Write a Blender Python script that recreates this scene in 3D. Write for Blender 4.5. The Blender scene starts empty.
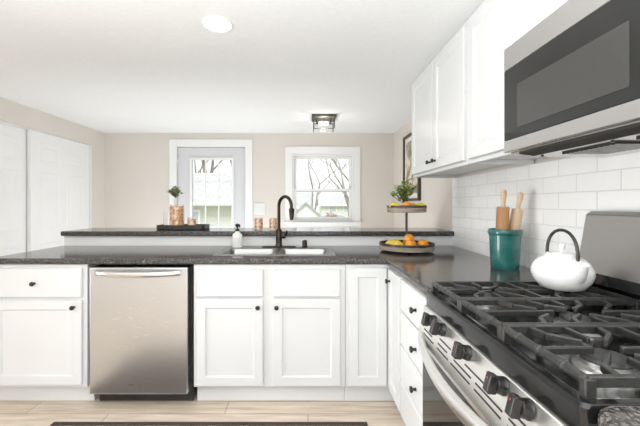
import bpy, bmesh, math, random
from mathutils import Vector, Matrix
PI = math.pi
scene = bpy.context.scene
C = scene.collection

# ------------------------------------------------------------------ camera
cam_d = bpy.data.cameras.new('camera'); cam = bpy.data.objects.new('camera', cam_d); C.objects.link(cam)
cam_d.sensor_width = 36; cam_d.lens = 36*345/640
cam_d.shift_x = 12/640; cam_d.shift_y = -9/640
cam_d.clip_start = 0.02; cam_d.clip_end = 300
cam.location = (0, 0, 1.265); cam.rotation_euler = (PI/2, 0, 0)
scene.camera = cam
# ------------------------------------------------------------------ world, light, exposure
w = bpy.data.worlds.new('world'); scene.world = w; w.use_nodes = True
bg = w.node_tree.nodes['Background']; bg.inputs[0].default_value = (0.93, 0.965, 1, 1); bg.inputs[1].default_value = 1.0
scene.view_settings.view_transform = 'Standard'; scene.view_settings.look = 'None'
scene.view_settings.exposure = 0.56; scene.view_settings.gamma = 1
def lamp(name, kind, loc, rot, power, size=None, size_y=None, color=(1, 1, 1)):
    d = bpy.data.lights.new(name, kind); d.energy = power; d.color = color
    if kind == 'AREA':
        d.size = size
        if size_y: d.shape = 'RECTANGLE'; d.size_y = size_y
    elif size: d.shadow_soft_size = size
    o = bpy.data.objects.new(name, d); C.objects.link(o); o.location = loc; o.rotation_euler = rot
    return o
lamp('ceiling_fill', 'AREA', (-0.5, -0.75, 1.35), (PI, 0, 0), 98, 2.6, 2.4, (.93, 0.97, 1))  # added fill behind the camera, aimed up to brighten the ceiling
lamp('side_fill', 'AREA', (-2.7, 1.0, 0.85), (0, -math.radians(90), 0), 10.8, 1.5, 1.3, (.95, .98, 1)).data.spread = math.radians(85)  # added fill at the left wall for tile and range; no window there
lamp('dining_fill', 'AREA', (-0.9, 3.95, 0.3), (PI, 0, 0), 21, 2.8, 1.2, (.94, 0.97, 1))  # added lamp hidden behind the bar, lifts the far walls and ceiling
lamp('rear_fill', 'AREA', (-0.9, -2.4, 1.3), (math.radians(90), 0, 0), 6, 3.4, 2.0, (.95, 0.98, 1))  # added soft frontal fill at the rear, not a real opening

sun = lamp('sun', 'SUN', (0, -8, 12), (math.radians(42), 0, math.radians(-8)), 1.6, color=(1, .98, .95)); sun.data.angle = math.radians(25)

# ------------------------------------------------------------------ materials
MATS = {}
def mat(name, col, rough=0.5, metal=0.0, spec=0.5, trans=0.0, emit=None, es=0, coat=0.0):
    m = bpy.data.materials.new(name); m.use_nodes = True
    b = m.node_tree.nodes['Principled BSDF']
    b.inputs['Base Color'].default_value = (*col, 1); b.inputs['Roughness'].default_value = rough
    b.inputs['Metallic'].default_value = metal; b.inputs['Specular IOR Level'].default_value = spec
    b.inputs['Transmission Weight'].default_value = trans; b.inputs['Coat Weight'].default_value = coat
    if emit: b.inputs['Emission Color'].default_value = (*emit, 1); b.inputs['Emission Strength'].default_value = es
    MATS[name] = m
    return m
def nd(m, t, **kw):
    n = m.node_tree.nodes.new(t)
    for k, v in kw.items(): setattr(n, k, v)
    return n
def ln(m, a, b): m.node_tree.links.new(a, b)
def bsdf(m): return m.node_tree.nodes['Principled BSDF']
def coords(m, scale=(1, 1, 1), rot=(0, 0, 0), out='Object'):
    tc = nd(m, 'ShaderNodeTexCoord'); mp = nd(m, 'ShaderNodeMapping')
    mp.inputs['Scale'].default_value = scale; mp.inputs['Rotation'].default_value = rot
    ln(m, tc.outputs[out], mp.inputs[0]); return mp.outputs[0]
def noise_var(m, c1, c2, scale, sc=(1, 1, 1), detail=4, lo=.35, hi=.65, bump=0, bd=.002, rough=None):
    v = coords(m, sc); n = nd(m, 'ShaderNodeTexNoise'); n.inputs['Scale'].default_value = scale; n.inputs['Detail'].default_value = detail
    ln(m, v, n.inputs['Vector'])
    r = nd(m, 'ShaderNodeValToRGB'); r.color_ramp.elements[0].position = lo; r.color_ramp.elements[1].position = hi
    r.color_ramp.elements[0].color = (*c1, 1); r.color_ramp.elements[1].color = (*c2, 1)
    ln(m, n.outputs[0], r.inputs[0]); ln(m, r.outputs[0], bsdf(m).inputs['Base Color'])
    if bump:
        b = nd(m, 'ShaderNodeBump'); b.inputs['Strength'].default_value = bump; b.inputs['Distance'].default_value = bd
        ln(m, n.outputs[0], b.inputs['Height']); ln(m, b.outputs[0], bsdf(m).inputs['Normal'])
    if rough:
        mr = nd(m, 'ShaderNodeMapRange'); mr.inputs['To Min'].default_value = rough[0]; mr.inputs['To Max'].default_value = rough[1]
        ln(m, n.outputs[0], mr.inputs[0]); ln(m, mr.outputs[0], bsdf(m).inputs['Roughness'])
    return m

M_CAB = noise_var(mat('cabinet_white', (.86, .86, .855), .32), (.71, .715, .72), (.73, .735, .74), 3)
M_TRIM = noise_var(mat('trim_white', (.84, .84, .835), .35), (.83, .83, .825), (.85, .85, .845), 3)
M_CEIL = noise_var(mat('ceiling_paint', (.82, .82, .81), .9), (.84, .85, .85), (.87, .88, .88), 60, detail=6, bump=.2, bd=.002)
M_WALL = noise_var(mat('wall_beige', (.7, .64, .57), .8), (.69, .645, .59), (.71, .665, .61), 2, bump=.05)
M_HALF = noise_var(mat('half_wall_white', (.84, .84, .83), .5), (.90, .90, .895), (.92, .92, .915), 2)
M_DOORG = noise_var(mat('entry_door_grey', (.66, .67, .68), .4), (.64, .65, .665), (.66, .67, .68), 2)
M_STEEL = noise_var(mat('brushed_steel', (.6, .58, .56), .3, 1), (.575, .585, .60), (.60, .61, .625), 10, (1, 1, 60), 3, rough=(.25, .33))
M_STEELH = noise_var(mat('brushed_steel_long', (.6, .58, .56), .28, 1), (.655, .645, .635), (.665, .655, .645), 5, (40, 1, 40), 2, rough=(.265, .275))
M_RANGE = noise_var(mat('range_steel', (.8, .79, .77), .3, 1), (.88, .87, .85), (.90, .89, .87), 6, (20, 1, 20), 3)
M_STEELD = noise_var(mat('backguard_steel', (.45, .44, .43), .3, 1), (.44, .43, .42), (.46, .45, .44), 9, (60, 1, 60), 3, rough=(.27, .29))
M_CHROME = noise_var(mat('polished_steel', (.7, .69, .68), .16, 1), (.68, .67, .66), (.76, .75, .74), 8)
M_SINK = noise_var(mat('sink_steel', (.68, .66, .64), .25, 1), (.34, .335, .33), (.40, .395, .39), 12, (1, 40, 1), rough=(.28, .36))
M_BRONZE = noise_var(mat('dark_bronze', (.035, .028, .023), .35, .7), (.03, .024, .02), (.06, .045, .035), 20)
M_KNOB = noise_var(mat('black_knob', (.02, .02, .02), .35, .3), (.018, .018, .018), (.03, .03, .03), 20)
M_ENAMEL = noise_var(mat('black_enamel', (.012, .012, .012), .16), (.010, .010, .010), (.016, .016, .016), 5)
M_IRON = noise_var(mat('cast_iron', (.04, .04, .039), .36), (.022, .022, .021), (.04, .039, .037), 90, detail=6, bump=.25, bd=.001)
M_CAPB = noise_var(mat('burner_cap_black', (.03, .03, .03), .42), (.03, .03, .03), (.05, .05, .05), 50)
M_ALU = noise_var(mat('burner_aluminium', (.7, .69, .67), .35, 1), (.6, .59, .57), (.75, .74, .72), 30)
M_GLASSK = noise_var(mat('black_glass', (.015, .015, .015), .05), (.012, .012, .012), (.02, .02, .02), 2)
M_MWIN = noise_var(mat('microwave_window', (.07, .068, .065), .12), (.045, .043, .041), (.055, .053, .051), 500)
M_DARK = noise_var(mat('dark_void', (.02, .018, .016), .8), (.02, .018, .016), (.035, .03, .026), 10)
M_PLASTIC = noise_var(mat('black_plastic', (.022, .021, .02), .25), (.008, .008, .008), (.014, .013, .013), 12)
M_REDMARK = noise_var(mat('red_mark', (.5, .05, .04), .4), (.45, .04, .03), (.55, .06, .05), 12)
M_PAINTW = noise_var(mat('white_print', (.8, .8, .8), .5), (.78, .78, .78), (.82, .82, .82), 12)
M_KETTLE = noise_var(mat('kettle_enamel_white', (.86, .855, .84), .14, coat=.5), (.85, .845, .83), (.87, .865, .85), 6)
M_KHAND = noise_var(mat('kettle_handle_dark', (.05, .045, .04), .3, .5), (.04, .036, .032), (.08, .07, .06), 30)
M_TEAL = noise_var(mat('teal_glaze', (.02, .17, .15), .18, coat=.4), (.015, .115, .105), (.03, .165, .15), 9, (1, 1, 2))
M_BOTTLE = noise_var(mat('bottle_white', (.85, .85, .84), .3), (.84, .84, .83), (.86, .86, .85), 6)
M_SOIL = noise_var(mat('moss', (.06, .07, .03), .9), (.05, .05, .02), (.1, .12, .05), 80)
M_LEAF = noise_var(mat('leaf_green', (.12, .2, .04), .5), (.10, .18, .03), (.36, .44, .12), 40)
M_LEAF2 = noise_var(mat('leaf_olive', (.1, .15, .05), .5), (.12, .17, .05), (.32, .38, .17), 40)
M_STEM = noise_var(mat('stem_brown', (.12, .1, .05), .7), (.1, .08, .04), (.16, .13, .07), 40)
M_ORANGE = noise_var(mat('orange_peel', (.85, .32, .03), .42), (.80, .27, .02), (.88, .38, .04), 30, bump=.4, bd=.001)
M_LEMON = noise_var(mat('lemon_peel', (.85, .62, .06), .4), (.78, .52, .04), (.88, .68, .09), 25, bump=.4, bd=.001)
M_TRAYW = noise_var(mat('tray_grey_wood', (.3, .24, .19), .6), (.23, .18, .14), (.42, .35, .29), 9, (1, 1, 9), bump=.2)
M_TRAYM = noise_var(mat('tray_dark_metal', (.06, .05, .045), .4, .6), (.045, .04, .035), (.09, .08, .07), 25)
M_TRAYB = noise_var(mat('tray_black', (.02, .02, .02), .4), (.018, .018, .018), (.035, .033, .03), 20)
M_FRAME = noise_var(mat('picture_frame_dark', (.045, .033, .025), .45), (.04, .03, .022), (.07, .05, .04), 30)
M_MATB = noise_var(mat('picture_mat', (.8, .78, .73), .8), (.78, .76, .71), (.82, .8, .75), 30)
M_ART = noise_var(mat('picture_art', (.5, .42, .3), .7), (.26, .22, .17), (.74, .66, .50), 9, detail=8, lo=.4, hi=.6)
M_SWITCH = noise_var(mat('switch_plate_white', (.9, .9, .89), .3), (.74, .74, .73), (.76, .76, .75), 5)
M_CAGE = noise_var(mat('fixture_dark_bronze', (.10, .09, .075), .45, .6), (.08, .07, .06), (.14, .13, .11), 40)
M_BULB = mat('bulb_glow', (1, .95, .88), .3, emit=(1, .93, .83), es=1.6)
M_LENS = mat('lamp_lens', (1, 1, 1), .3, emit=(1, .99, .96), es=14)
M_FENCE = noise_var(mat('fence_wood', (.5, .36, .26), .8), (.45, .32, .22), (.58, .44, .33), 5, (6, 1, 1))
M_BARK = noise_var(mat('bark', (.3, .27, .24), .9), (.22, .195, .17), (.38, .35, .31), 6, (1, 1, .3), bump=.4, bd=.02)
M_GRASS = noise_var(mat('winter_lawn', (.4, .42, .26), .95), (.36, .36, .22), (.50, .50, .34), 3, detail=8)
M_SHR = noise_var(mat('shrub_rust', (.42, .27, .24), .9), (.38, .22, .2), (.52, .36, .32), 6)
M_EXT = noise_var(mat('house_wall_pale', (.8, .82, .8), .8), (.76, .79, .78), (.82, .84, .83), 1)
M_EXTG = noise_var(mat('house_wall_grey', (.5, .54, .57), .8), (.48, .52, .55), (.54, .58, .61), 1)
M_EXTGR = noise_var(mat('house_wall_sage', (.55, .6, .5), .8), (.64, .66, .59), (.70, .71, .65), 1)
M_CAR = noise_var(mat('car_paint_pale', (.6, .6, .62), .3), (.58, .58, .6), (.64, .64, .66), 1)
M_TYRE = noise_var(mat('tyre', (.03, .03, .03), .8), (.03, .03, .03), (.05, .05, .05), 5)

def m_glass():
    m = bpy.data.materials.new('clear_glass'); m.use_nodes = True
    nt = m.node_tree; nt.nodes.clear()
    o = nt.nodes.new('ShaderNodeOutputMaterial'); mx = nt.nodes.new('ShaderNodeMixShader')
    t = nt.nodes.new('ShaderNodeBsdfTransparent'); g = nt.nodes.new('ShaderNodeBsdfGlossy'); f = nt.nodes.new('ShaderNodeFresnel')
    t.inputs[0].default_value = (.97, .98, .975, 1); g.inputs['Roughness'].default_value = .03; f.inputs[0].default_value = 1.35
    nt.links.new(f.outputs[0], mx.inputs[0]); nt.links.new(t.outputs[0], mx.inputs[1]); nt.links.new(g.outputs[0], mx.inputs[2])
    nt.links.new(mx.outputs[0], o.inputs[0]); return m
M_GLASS = m_glass()
M_TUMB = mat('tumbler_glass', (.96, .96, .95), .05, trans=1.0); bsdf(M_TUMB).inputs['IOR'].default_value = 1.2

# granite-look laminate
M_GRAN = mat('speckled_counter', (.05, .048, .046), .13)
def _gran(m):
    v = coords(m)
    vo = nd(m, 'ShaderNodeTexVoronoi'); vo.inputs['Scale'].default_value = 210
    n = nd(m, 'ShaderNodeTexNoise'); n.inputs['Scale'].default_value = 120; n.inputs['Detail'].default_value = 8; n.inputs['Roughness'].default_value = .7
    ln(m, v, vo.inputs['Vector']); ln(m, v, n.inputs['Vector'])
    r = nd(m, 'ShaderNodeValToRGB'); e = r.color_ramp.elements
    e[0].position = .36; e[0].color = (.012, .011, .011, 1); e[1].position = .72; e[1].color = (.22, .20, .185, 1)
    x = e.new(.5); x.color = (.04, .036, .034, 1); x = e.new(.6); x.color = (.10, .09, .084, 1)
    ad = nd(m, 'ShaderNodeMath', operation='ADD'); mu = nd(m, 'ShaderNodeMath', operation='MULTIPLY'); sp = nd(m, 'ShaderNodeSeparateColor')
    ln(m, vo.outputs['Color'], sp.inputs[0]); ln(m, sp.outputs[0], mu.inputs[0]); mu.inputs[1].default_value = .22
    ln(m, n.outputs[0], ad.inputs[0]); ln(m, mu.outputs[0], ad.inputs[1])
    su = nd(m, 'ShaderNodeMath', operation='SUBTRACT'); ln(m, ad.outputs[0], su.inputs[0]); su.inputs[1].default_value = .08
    ln(m, su.outputs[0], r.inputs[0]); ln(m, r.outputs[0], bsdf(m).inputs['Base Color'])
_gran(M_GRAN)

def planks(name, c1, c2, mortar, bw, rh, scale, rot, ms=.003, rough=.4, grain=True, bumpd=.001):
    m = mat(name, c1, rough)
    v = coords(m, (1, 1, 1), rot)
    b = nd(m, 'ShaderNodeTexBrick'); b.offset = .42
    b.inputs['Color1'].default_value = (*c1, 1); b.inputs['Color2'].default_value = (*c2, 1); b.inputs['Mortar'].default_value = (*mortar, 1)
    b.inputs['Scale'].default_value = scale; b.inputs['Mortar Size'].default_value = ms
    b.inputs['Brick Width'].default_value = bw; b.inputs['Row Height'].default_value = rh; b.inputs['Mortar Smooth'].default_value = .3
    ln(m, v, b.inputs['Vector'])
    out = b.outputs['Color']
    if grain:
        mp = nd(m, 'ShaderNodeMapping'); mp.inputs['Scale'].default_value = (1.2, 14, 1); ln(m, v, mp.inputs[0])
        n = nd(m, 'ShaderNodeTexNoise'); n.inputs['Scale'].default_value = 2.5; n.inputs['Detail'].default_value = 8; ln(m, mp.outputs[0], n.inputs['Vector'])
        mx = nd(m, 'ShaderNodeMix', data_type='RGBA', blend_type='MULTIPLY'); mx.inputs['Factor'].default_value = .7
        r = nd(m, 'ShaderNodeValToRGB'); r.color_ramp.elements[0].color = (.62, .56, .5, 1); r.color_ramp.elements[1].color = (1.12, 1.1, 1.08, 1)
        r.color_ramp.elements[0].position = .3; r.color_ramp.elements[1].position = .7
        ln(m, n.outputs[0], r.inputs[0]); ln(m, out, mx.inputs['A']); ln(m, r.outputs[0], mx.inputs['B']); out = mx.outputs['Result']
    ln(m, out, bsdf(m).inputs['Base Color'])
    bp = nd(m, 'ShaderNodeBump'); bp.invert = True; bp.inputs['Strength'].default_value = .6; bp.inputs['Distance'].default_value = bumpd
    ln(m, b.outputs['Fac'], bp.inputs['Height']); ln(m, bp.outputs[0], bsdf(m).inputs['Normal'])
    return m, b, bp
M_FLOOR, _, _ = planks('oak_floor', (.78, .68, .57), (.68, .58, .47), (.42, .34, .27), 1.2, .13, 1, (0, 0, 0))
# subway tile: runs along Y, rows along Z -> rotate so (u,v) = (y,z)
def tiles():
    m = mat('subway_tile', (.86, .86, .85), .12)
    tc = nd(m, 'ShaderNodeTexCoord'); sp = nd(m, 'ShaderNodeSeparateXYZ'); cb = nd(m, 'ShaderNodeCombineXYZ')
    ln(m, tc.outputs['Object'], sp.inputs[0]); ln(m, sp.outputs['Y'], cb.inputs['X']); ln(m, sp.outputs['Z'], cb.inputs['Y'])
    b = nd(m, 'ShaderNodeTexBrick'); b.offset = .5
    b.inputs['Color1'].default_value = (.94, .94, .935, 1); b.inputs['Color2'].default_value = (.92, .92, .915, 1); b.inputs['Mortar'].default_value = (.80, .795, .79, 1)
    b.inputs['Scale'].default_value = 1; b.inputs['Mortar Size'].default_value = .0022; b.inputs['Mortar Smooth'].default_value = .25
    b.inputs['Brick Width'].default_value = .215; b.inputs['Row Height'].default_value = .0775
    ln(m, cb.outputs[0], b.inputs['Vector']); ln(m, b.outputs['Color'], bsdf(m).inputs['Base Color'])
    n = nd(m, 'ShaderNodeTexNoise'); n.inputs['Scale'].default_value = 9; ln(m, tc.outputs['Object'], n.inputs['Vector'])
    bp = nd(m, 'ShaderNodeBump'); bp.invert = True; bp.inputs['Strength'].default_value = .8; bp.inputs['Distance'].default_value = .0025
    bp2 = nd(m, 'ShaderNodeBump'); bp2.inputs['Strength'].default_value = .35; bp2.inputs['Distance'].default_value = .012
    ln(m, n.outputs[0], bp2.inputs['Height']); ln(m, bp2.outputs[0], bp.inputs['Normal'])
    ln(m, b.outputs['Fac'], bp.inputs['Height']); ln(m, bp.outputs[0], bsdf(m).inputs['Normal'])
    return m
M_TILE = tiles()
M_SHING, _, _ = planks('roof_shingles', (.56, .56, .55), (.48, .48, .47), (.34, .34, .34), .5, .22, 1, (0, 0, 0), .012, .9, False, .01)
def copper():
    m = mat('copper_mosaic', (.8, .5, .3), .3, .35)
    v = coords(m, (1, 1, 1)); vo = nd(m, 'ShaderNodeTexVoronoi'); vo.inputs['Scale'].default_value = 55
    ln(m, v, vo.inputs['Vector']); r = nd(m, 'ShaderNodeValToRGB')
    e = r.color_ramp.elements; e[0].color = (.85, .66, .50, 1); e[1].color = (.55, .27, .13, 1); e[0].position = .1; e[1].position = .9
    sp = nd(m, 'ShaderNodeSeparateColor'); ln(m, vo.outputs['Color'], sp.inputs[0])
    ln(m, sp.outputs[0], r.inputs[0]); ln(m, r.outputs[0], bsdf(m).inputs['Base Color']); return m
M_COPPER = copper()
def pinwood(name, c1, c2):
    return noise_var(mat(name, c1, .5), c1, c2, 12, (1, 1, .12), 5, bump=.1)
M_PINL = pinwood('rolling_pin_pale_wood', (.62, .42, .25), (.78, .58, .40))
M_PIND = pinwood('rolling_pin_warm_wood', (.27, .11, .035), (.60, .34, .15))
M_RUG = noise_var(mat('rug_brown', (.10, .07, .055), .95), (.07, .048, .036), (.16, .115, .09), 120, (1, .3, 1), bump=.6, bd=.004)
M_FRINGE = noise_var(mat('rug_edge_dark', (.05, .035, .028), .95), (.045, .03, .024), (.07, .05, .04), 120)

# ------------------------------------------------------------------ mesh helpers
class MB:
    def __init__(s): s.bm = bmesh.new()
    def faces(s, vs, fs):
        v = [s.bm.verts.new(p) for p in vs]
        for f in fs:
            try: s.bm.faces.new([v[i] for i in f])
            except ValueError: pass
        return s
    def box(s, a, b):
        (x0, y0, z0), (x1, y1, z1) = a, b
        x0, x1 = sorted((x0, x1)); y0, y1 = sorted((y0, y1)); z0, z1 = sorted((z0, z1))
        return s.faces([(x0, y0, z0), (x1, y0, z0), (x1, y1, z0), (x0, y1, z0), (x0, y0, z1), (x1, y0, z1), (x1, y1, z1), (x0, y1, z1)],
                [(0, 3, 2, 1), (4, 5, 6, 7), (0, 1, 5, 4), (1, 2, 6, 5), (2, 3, 7, 6), (3, 0, 4, 7)])
    def loft(s, rings, cap0=True, cap1=True, closed=True):
        R = [[s.bm.verts.new(p) for p in r] for r in rings]; n = len(R[0])
        for a, b in zip(R, R[1:]):
            for i in range(n if closed else n-1):
                j = (i+1) % n
                s.bm.faces.new((a[i], a[j], b[j], b[i]))
        if cap0: s.bm.faces.new(R[0][::-1])
        if cap1: s.bm.faces.new(R[-1])
        return s
    def tube(s, pts, r, n=10, cap=True, flat=None):
        """swept tube; r number or list; flat=(fu, fv) squashes the section"""
        P = [Vector(p) for p in pts]; rs = r if isinstance(r, (list, tuple)) else [r]*len(P)
        rings = []; u = None
        for i, p in enumerate(P):
            t = (P[min(i+1, len(P)-1)] - P[max(i-1, 0)]).normalized()
            if u is None:
                u = t.orthogonal().normalized() if abs(t.z) > .95 else t.cross(Vector((0, 0, 1))).normalized()
            u = (u - t*u.dot(t)).normalized(); v = t.cross(u)
            fu, fv = flat or (1, 1)
            rings.append([p + (u*math.cos(a)*fu + v*math.sin(a)*fv)*rs[i] for a in [2*PI*k/n for k in range(n)]])
        return s.loft(rings, cap, cap)
    def bar(s, a, b, wd, ht, taper=1.0):
        """rectangular bar between two points"""
        a, b = Vector(a), Vector(b); t = (b-a).normalized(); u = t.cross(Vector((0, 0, 1)))
        u = u.normalized() if u.length > 1e-4 else Vector((1, 0, 0)); v = u.cross(t)
        rr = []
        for p, k in ((a, 1), (b, taper)):
            rr.append([p + u*su*wd/2*k + v*sv*ht/2 for su, sv in ((-1, -1), (1, -1), (1, 1), (-1, 1))])
        return s.loft(rr)
    def lathe(s, prof, c=(0, 0, 0), n=28, axis='z', sx=1, sy=1, M=None):
        """prof: list of (r, h); r == 0 closes"""
        rings = []
        for r, h in prof:
            ring = []
            for k in range(n):
                a = 2*PI*k/n; p = Vector((max(r, 1e-5)*math.cos(a)*sx, max(r, 1e-5)*math.sin(a)*sy, h))
                if M is not None: p = M @ p
                elif axis == 'x': p = Vector((p.z, p.x, p.y))
                elif axis == 'y': p = Vector((p.y, p.z, p.x))
                ring.append(p + Vector(c))
            rings.append(ring)
        return s.loft(rings, prof[0][0] < 1e-4, prof[-1][0] < 1e-4)
    def panel(s, o, u, n, wd, ht, rings):
        """rect loft in the plane through o with width axis u, up z, normal n; rings = (inset, depth)"""
        o, u, n = Vector(o), Vector(u), Vector(n); z = Vector((0, 0, 1)); R = []
        for ins, d in rings:
            R.append([o + u*x + z*y + n*d for x, y in ((ins, ins), (wd-ins, ins), (wd-ins, ht-ins), (ins, ht-ins))])
        return s.loft(R)
    def grid(s, xs, ys, inside, z0, z1, tf=lambda x, y, z: (x, y, z)):
        V = {}
        def v(x, y, z):
            k = (round(x, 5), round(y, 5), round(z, 5))
            if k not in V: V[k] = s.bm.verts.new(tf(x, y, z))
            return V[k]
        I = {(i, j): inside((xs[i]+xs[i+1])/2, (ys[j]+ys[j+1])/2) for i in range(len(xs)-1) for j in range(len(ys)-1)}
        for (i, j), ok in I.items():
            if not ok: continue
            x0, x1, y0, y1 = xs[i], xs[i+1], ys[j], ys[j+1]
            s.bm.faces.new((v(x0, y0, z1), v(x1, y0, z1), v(x1, y1, z1), v(x0, y1, z1)))
            s.bm.faces.new((v(x0, y1, z0), v(x1, y1, z0), v(x1, y0, z0), v(x0, y0, z0)))
            for di, dj, a, b in ((-1, 0, (x0, y1), (x0, y0)), (1, 0, (x1, y0), (x1, y1)), (0, -1, (x0, y0), (x1, y0)), (0, 1, (x1, y1), (x0, y1))):
                if not I.get((i+di, j+dj), False):
                    s.bm.faces.new((v(*a, z0), v(*b, z0), v(*b, z1), v(*a, z1)))
        return s
    def build(s, name, m, parent=None, bevel=0, seg=2, smooth=True, ang=35):
        bmesh.ops.recalc_face_normals(s.bm, faces=s.bm.faces)
        off = Vector((0, 0, 0)); p = parent
        while p: off += p.location; p = p.parent
        bmesh.ops.translate(s.bm, verts=s.bm.verts, vec=-off)
        me = bpy.data.meshes.new(name); s.bm.to_mesh(me); s.bm.free()
        me.materials.append(m)
        if smooth:
            me.polygons.foreach_set('use_smooth', [True]*len(me.polygons))
            me.set_sharp_from_angle(angle=math.radians(ang))
        o = bpy.data.objects.new(name, me); C.objects.link(o); o.parent = parent
        if bevel:
            b = o.modifiers.new('bevel', 'BEVEL'); b.width = bevel; b.segments = seg; b.limit_method = 'ANGLE'; b.angle_limit = math.radians(40); b.harden_normals = False
        return o
def thing(name, label, cat, loc, group=None):
    o = bpy.data.objects.new(name, None); o.empty_display_size = .05; C.objects.link(o); o.location = loc
    return tag(o, label, cat, group)
def tag(o, label, cat, group=None, kind=None):
    o['label'] = label; o['category'] = cat
    if group: o['group'] = group
    if kind: o['kind'] = kind
    return o
def struct(o, label=None, cat=None):
    o['kind'] = 'structure'
    if label: o['label'] = label
    if cat: o['category'] = cat
    return o
def kids(o): return [c for c in bpy.data.objects if c.parent == o]
def dup(root, delta=None, loc=None, rot=None, label=None):
    r = root.copy(); C.objects.link(r)
    if loc is not None: r.location = loc
    if delta is not None: r.location = root.location + Vector(delta)
    if rot is not None: r.rotation_euler = rot
    if label: r['label'] = label
    for ch in kids(root):
        c = ch.copy(); C.objects.link(c); c.parent = r
        for g in kids(ch):
            d = g.copy(); C.objects.link(d); d.parent = c
    return r
def rrect(cx, cy, wd, dp, r, z, n=5):
    pts = []
    for sx, sy, a0 in ((1, 1, 0), (-1, 1, PI/2), (-1, -1, PI), (1, -1, 1.5*PI)):
        for k in range(n+1):
            a = a0 + PI/2*k/n
            pts.append((cx + sx*(wd/2-r) + r*math.cos(a), cy + sy*(dp/2-r) + r*math.sin(a), z))
    return pts
Xp, Yp = Vector((1, 0, 0)), Vector((0, 1, 0))

# ================================================================== SETTING
CE = 2.24; WX = 1.18; BY = 4.74; LX = -2.80; CT = .928; CU = .890
RB = -3.2
struct(MB().box((LX-.12, RB, -.1), (WX+.12, BY+.12, 0)).build('floor', M_FLOOR, smooth=False), 'light oak plank floor in front of the white cabinets', 'floor')
struct(MB().box((LX-.12, RB, CE), (WX+.12, BY+.12, CE+.12)).build('ceiling', M_CEIL, smooth=False), 'white lightly textured ceiling over the kitchen', 'ceiling')
struct(MB().box((WX, RB, 0), (WX+.12, BY+.12, CE)).build('wall_right', M_WALL, smooth=False), 'beige wall on the right behind the picture and wall cabinets', 'wall')
# back wall with door and window openings (u=x, v=z)
DX0, DX1, DZ = -1.80, -.86, 2.05
NX0, NX1, NZ0, NZ1 = -.215, .625, 1.02, 1.95
def in_back(x, z):
    return not ((DX0 < x < DX1 and z < DZ) or (NX0 < x < NX1 and NZ0 < z < NZ1))
struct(MB().grid([LX, DX0, DX1, NX0, NX1, WX], [0, NZ0, NZ1, DZ, CE], in_back, BY, BY+.12, lambda x, y, z: (x, z, y)).build('wall_back', M_WALL, smooth=False),
       'beige end wall with the glazed door and the sash window', 'wall')
CY0, CY1, CZ = 2.45, 4.47, 2.025
struct(MB().grid([RB, CY0, CY1, BY+.12], [0, CZ, CE], lambda y, z: not (CY0 < y < CY1 and z < CZ), LX-.12, LX, lambda x, y, z: (z, x, y)).build('wall_left', M_WALL, smooth=False),
       'beige wall on the left around the white closet doors', 'wall')
struct(MB().box((LX-.8, 2.2, 0), (LX-.75, BY, CE)).build('wall_closet', M_WALL, smooth=False), 'inside wall of the closet', 'wall')
# six-panel sliding closet doors
def closet_door(name, y0, y1, x, lab):
    m = MB(); m.box((x-.035, y0, .01), (x, y1, CZ-.004))
    W = y1-y0; st = .115; pw = (W-3*st)/2
    for k in range(2):
        ya = y0+st+k*(pw+st)
        for za, zb in ((.24, .84), (1.0, 1.60), (1.70, 1.92)):
            m.panel((x-.001, ya, za), Yp, Xp, pw, zb-za, [(0, 0), (.004, .005), (.014, .005), (.026, .003), (.05, .003), (.065, .0055)])
    return struct(m.build(name, M_TRIM, smooth=False), lab, 'door')
closet_door('door_1', 3.52, 4.46, LX-.03, 'white six-panel closet door on the far side, next to the end wall')
closet_door('door_2', 2.46, 3.56, LX-.072, 'white six-panel closet door cut by the left edge of the photo')
m = MB().box((LX-.10, CY1-.004, 0), (LX, CY1+.004, CZ)); m.box((LX-.1, CY0, CZ-.003), (LX-.0, CY1, CZ+.003))
struct(m.build('trim_1', M_TRIM, smooth=False), 'thin white jamb around the closet opening', 'trim')
# half wall behind the sink counter
struct(MB().box((-1.98, 2.80, 0), (WX, 2.93, 1.007)).build('wall_half', M_HALF, smooth=False), 'low white wall behind the sink that carries the raised bar', 'wall')
# tile backsplash
struct(MB().box((WX-.009, -.6, CU), (WX-.0005, 2.80, 1.475)).build('wall_backsplash', M_TILE, smooth=False), 'glossy white subway tile between the counter and the wall cabinets', 'backsplash')
# baseboard
struct(MB().box((LX, BY-.014, 0), (DX0-.09, BY, .1)).box((DX1+.09, BY-.014, 0), (WX, BY, .1)).build('baseboard_back', M_TRIM, bevel=.003), 'white baseboard along the end wall', 'baseboard')
# entry door casing, slab and lights
m = MB()
for a, b in (((DX0-.1, BY-.018, 0), (DX0, BY, DZ+.1)), ((DX1, BY-.018, 0), (DX1+.1, BY, DZ+.1)), ((DX0, BY-.018, DZ), (DX1, BY, DZ+.1))): m.box(a, b)
struct(m.build('trim_2', M_TRIM, bevel=.004), 'white casing around the glazed door', 'trim')
gx0, gx1, gz0, gz1 = -1.60, -1.055, .965, 1.875
m = MB().grid([DX0+.004, gx0, gx1, DX1-.004], [.01, gz0, gz1, DZ-.004], lambda x, z: not (gx0 < x < gx1 and gz0 < z < gz1), BY+.03, BY+.074, lambda x, y, z: (x, z, y))
door3 = struct(m.build('door_3', M_DOORG, smooth=False), 'pale grey entry door with nine small glass panes', 'door')
m = MB()
fw = .03
m.panel((gx0-fw, BY+.03, gz0-fw), Xp, -Yp, gx1-gx0+2*fw, .001, [(0, 0), (0, .0001)])
m = MB()
for a, b in (((gx0-fw, BY+.014, gz0-fw), (gx0, BY+.03, gz1+fw)), ((gx1, BY+.014, gz0-fw), (gx1+fw, BY+.03, gz1+fw)),
             ((gx0, BY+.014, gz0-fw), (gx1, BY+.03, gz0)), ((gx0, BY+.014, gz1), (gx1, BY+.03, gz1+fw))): m.box(a, b)
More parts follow.
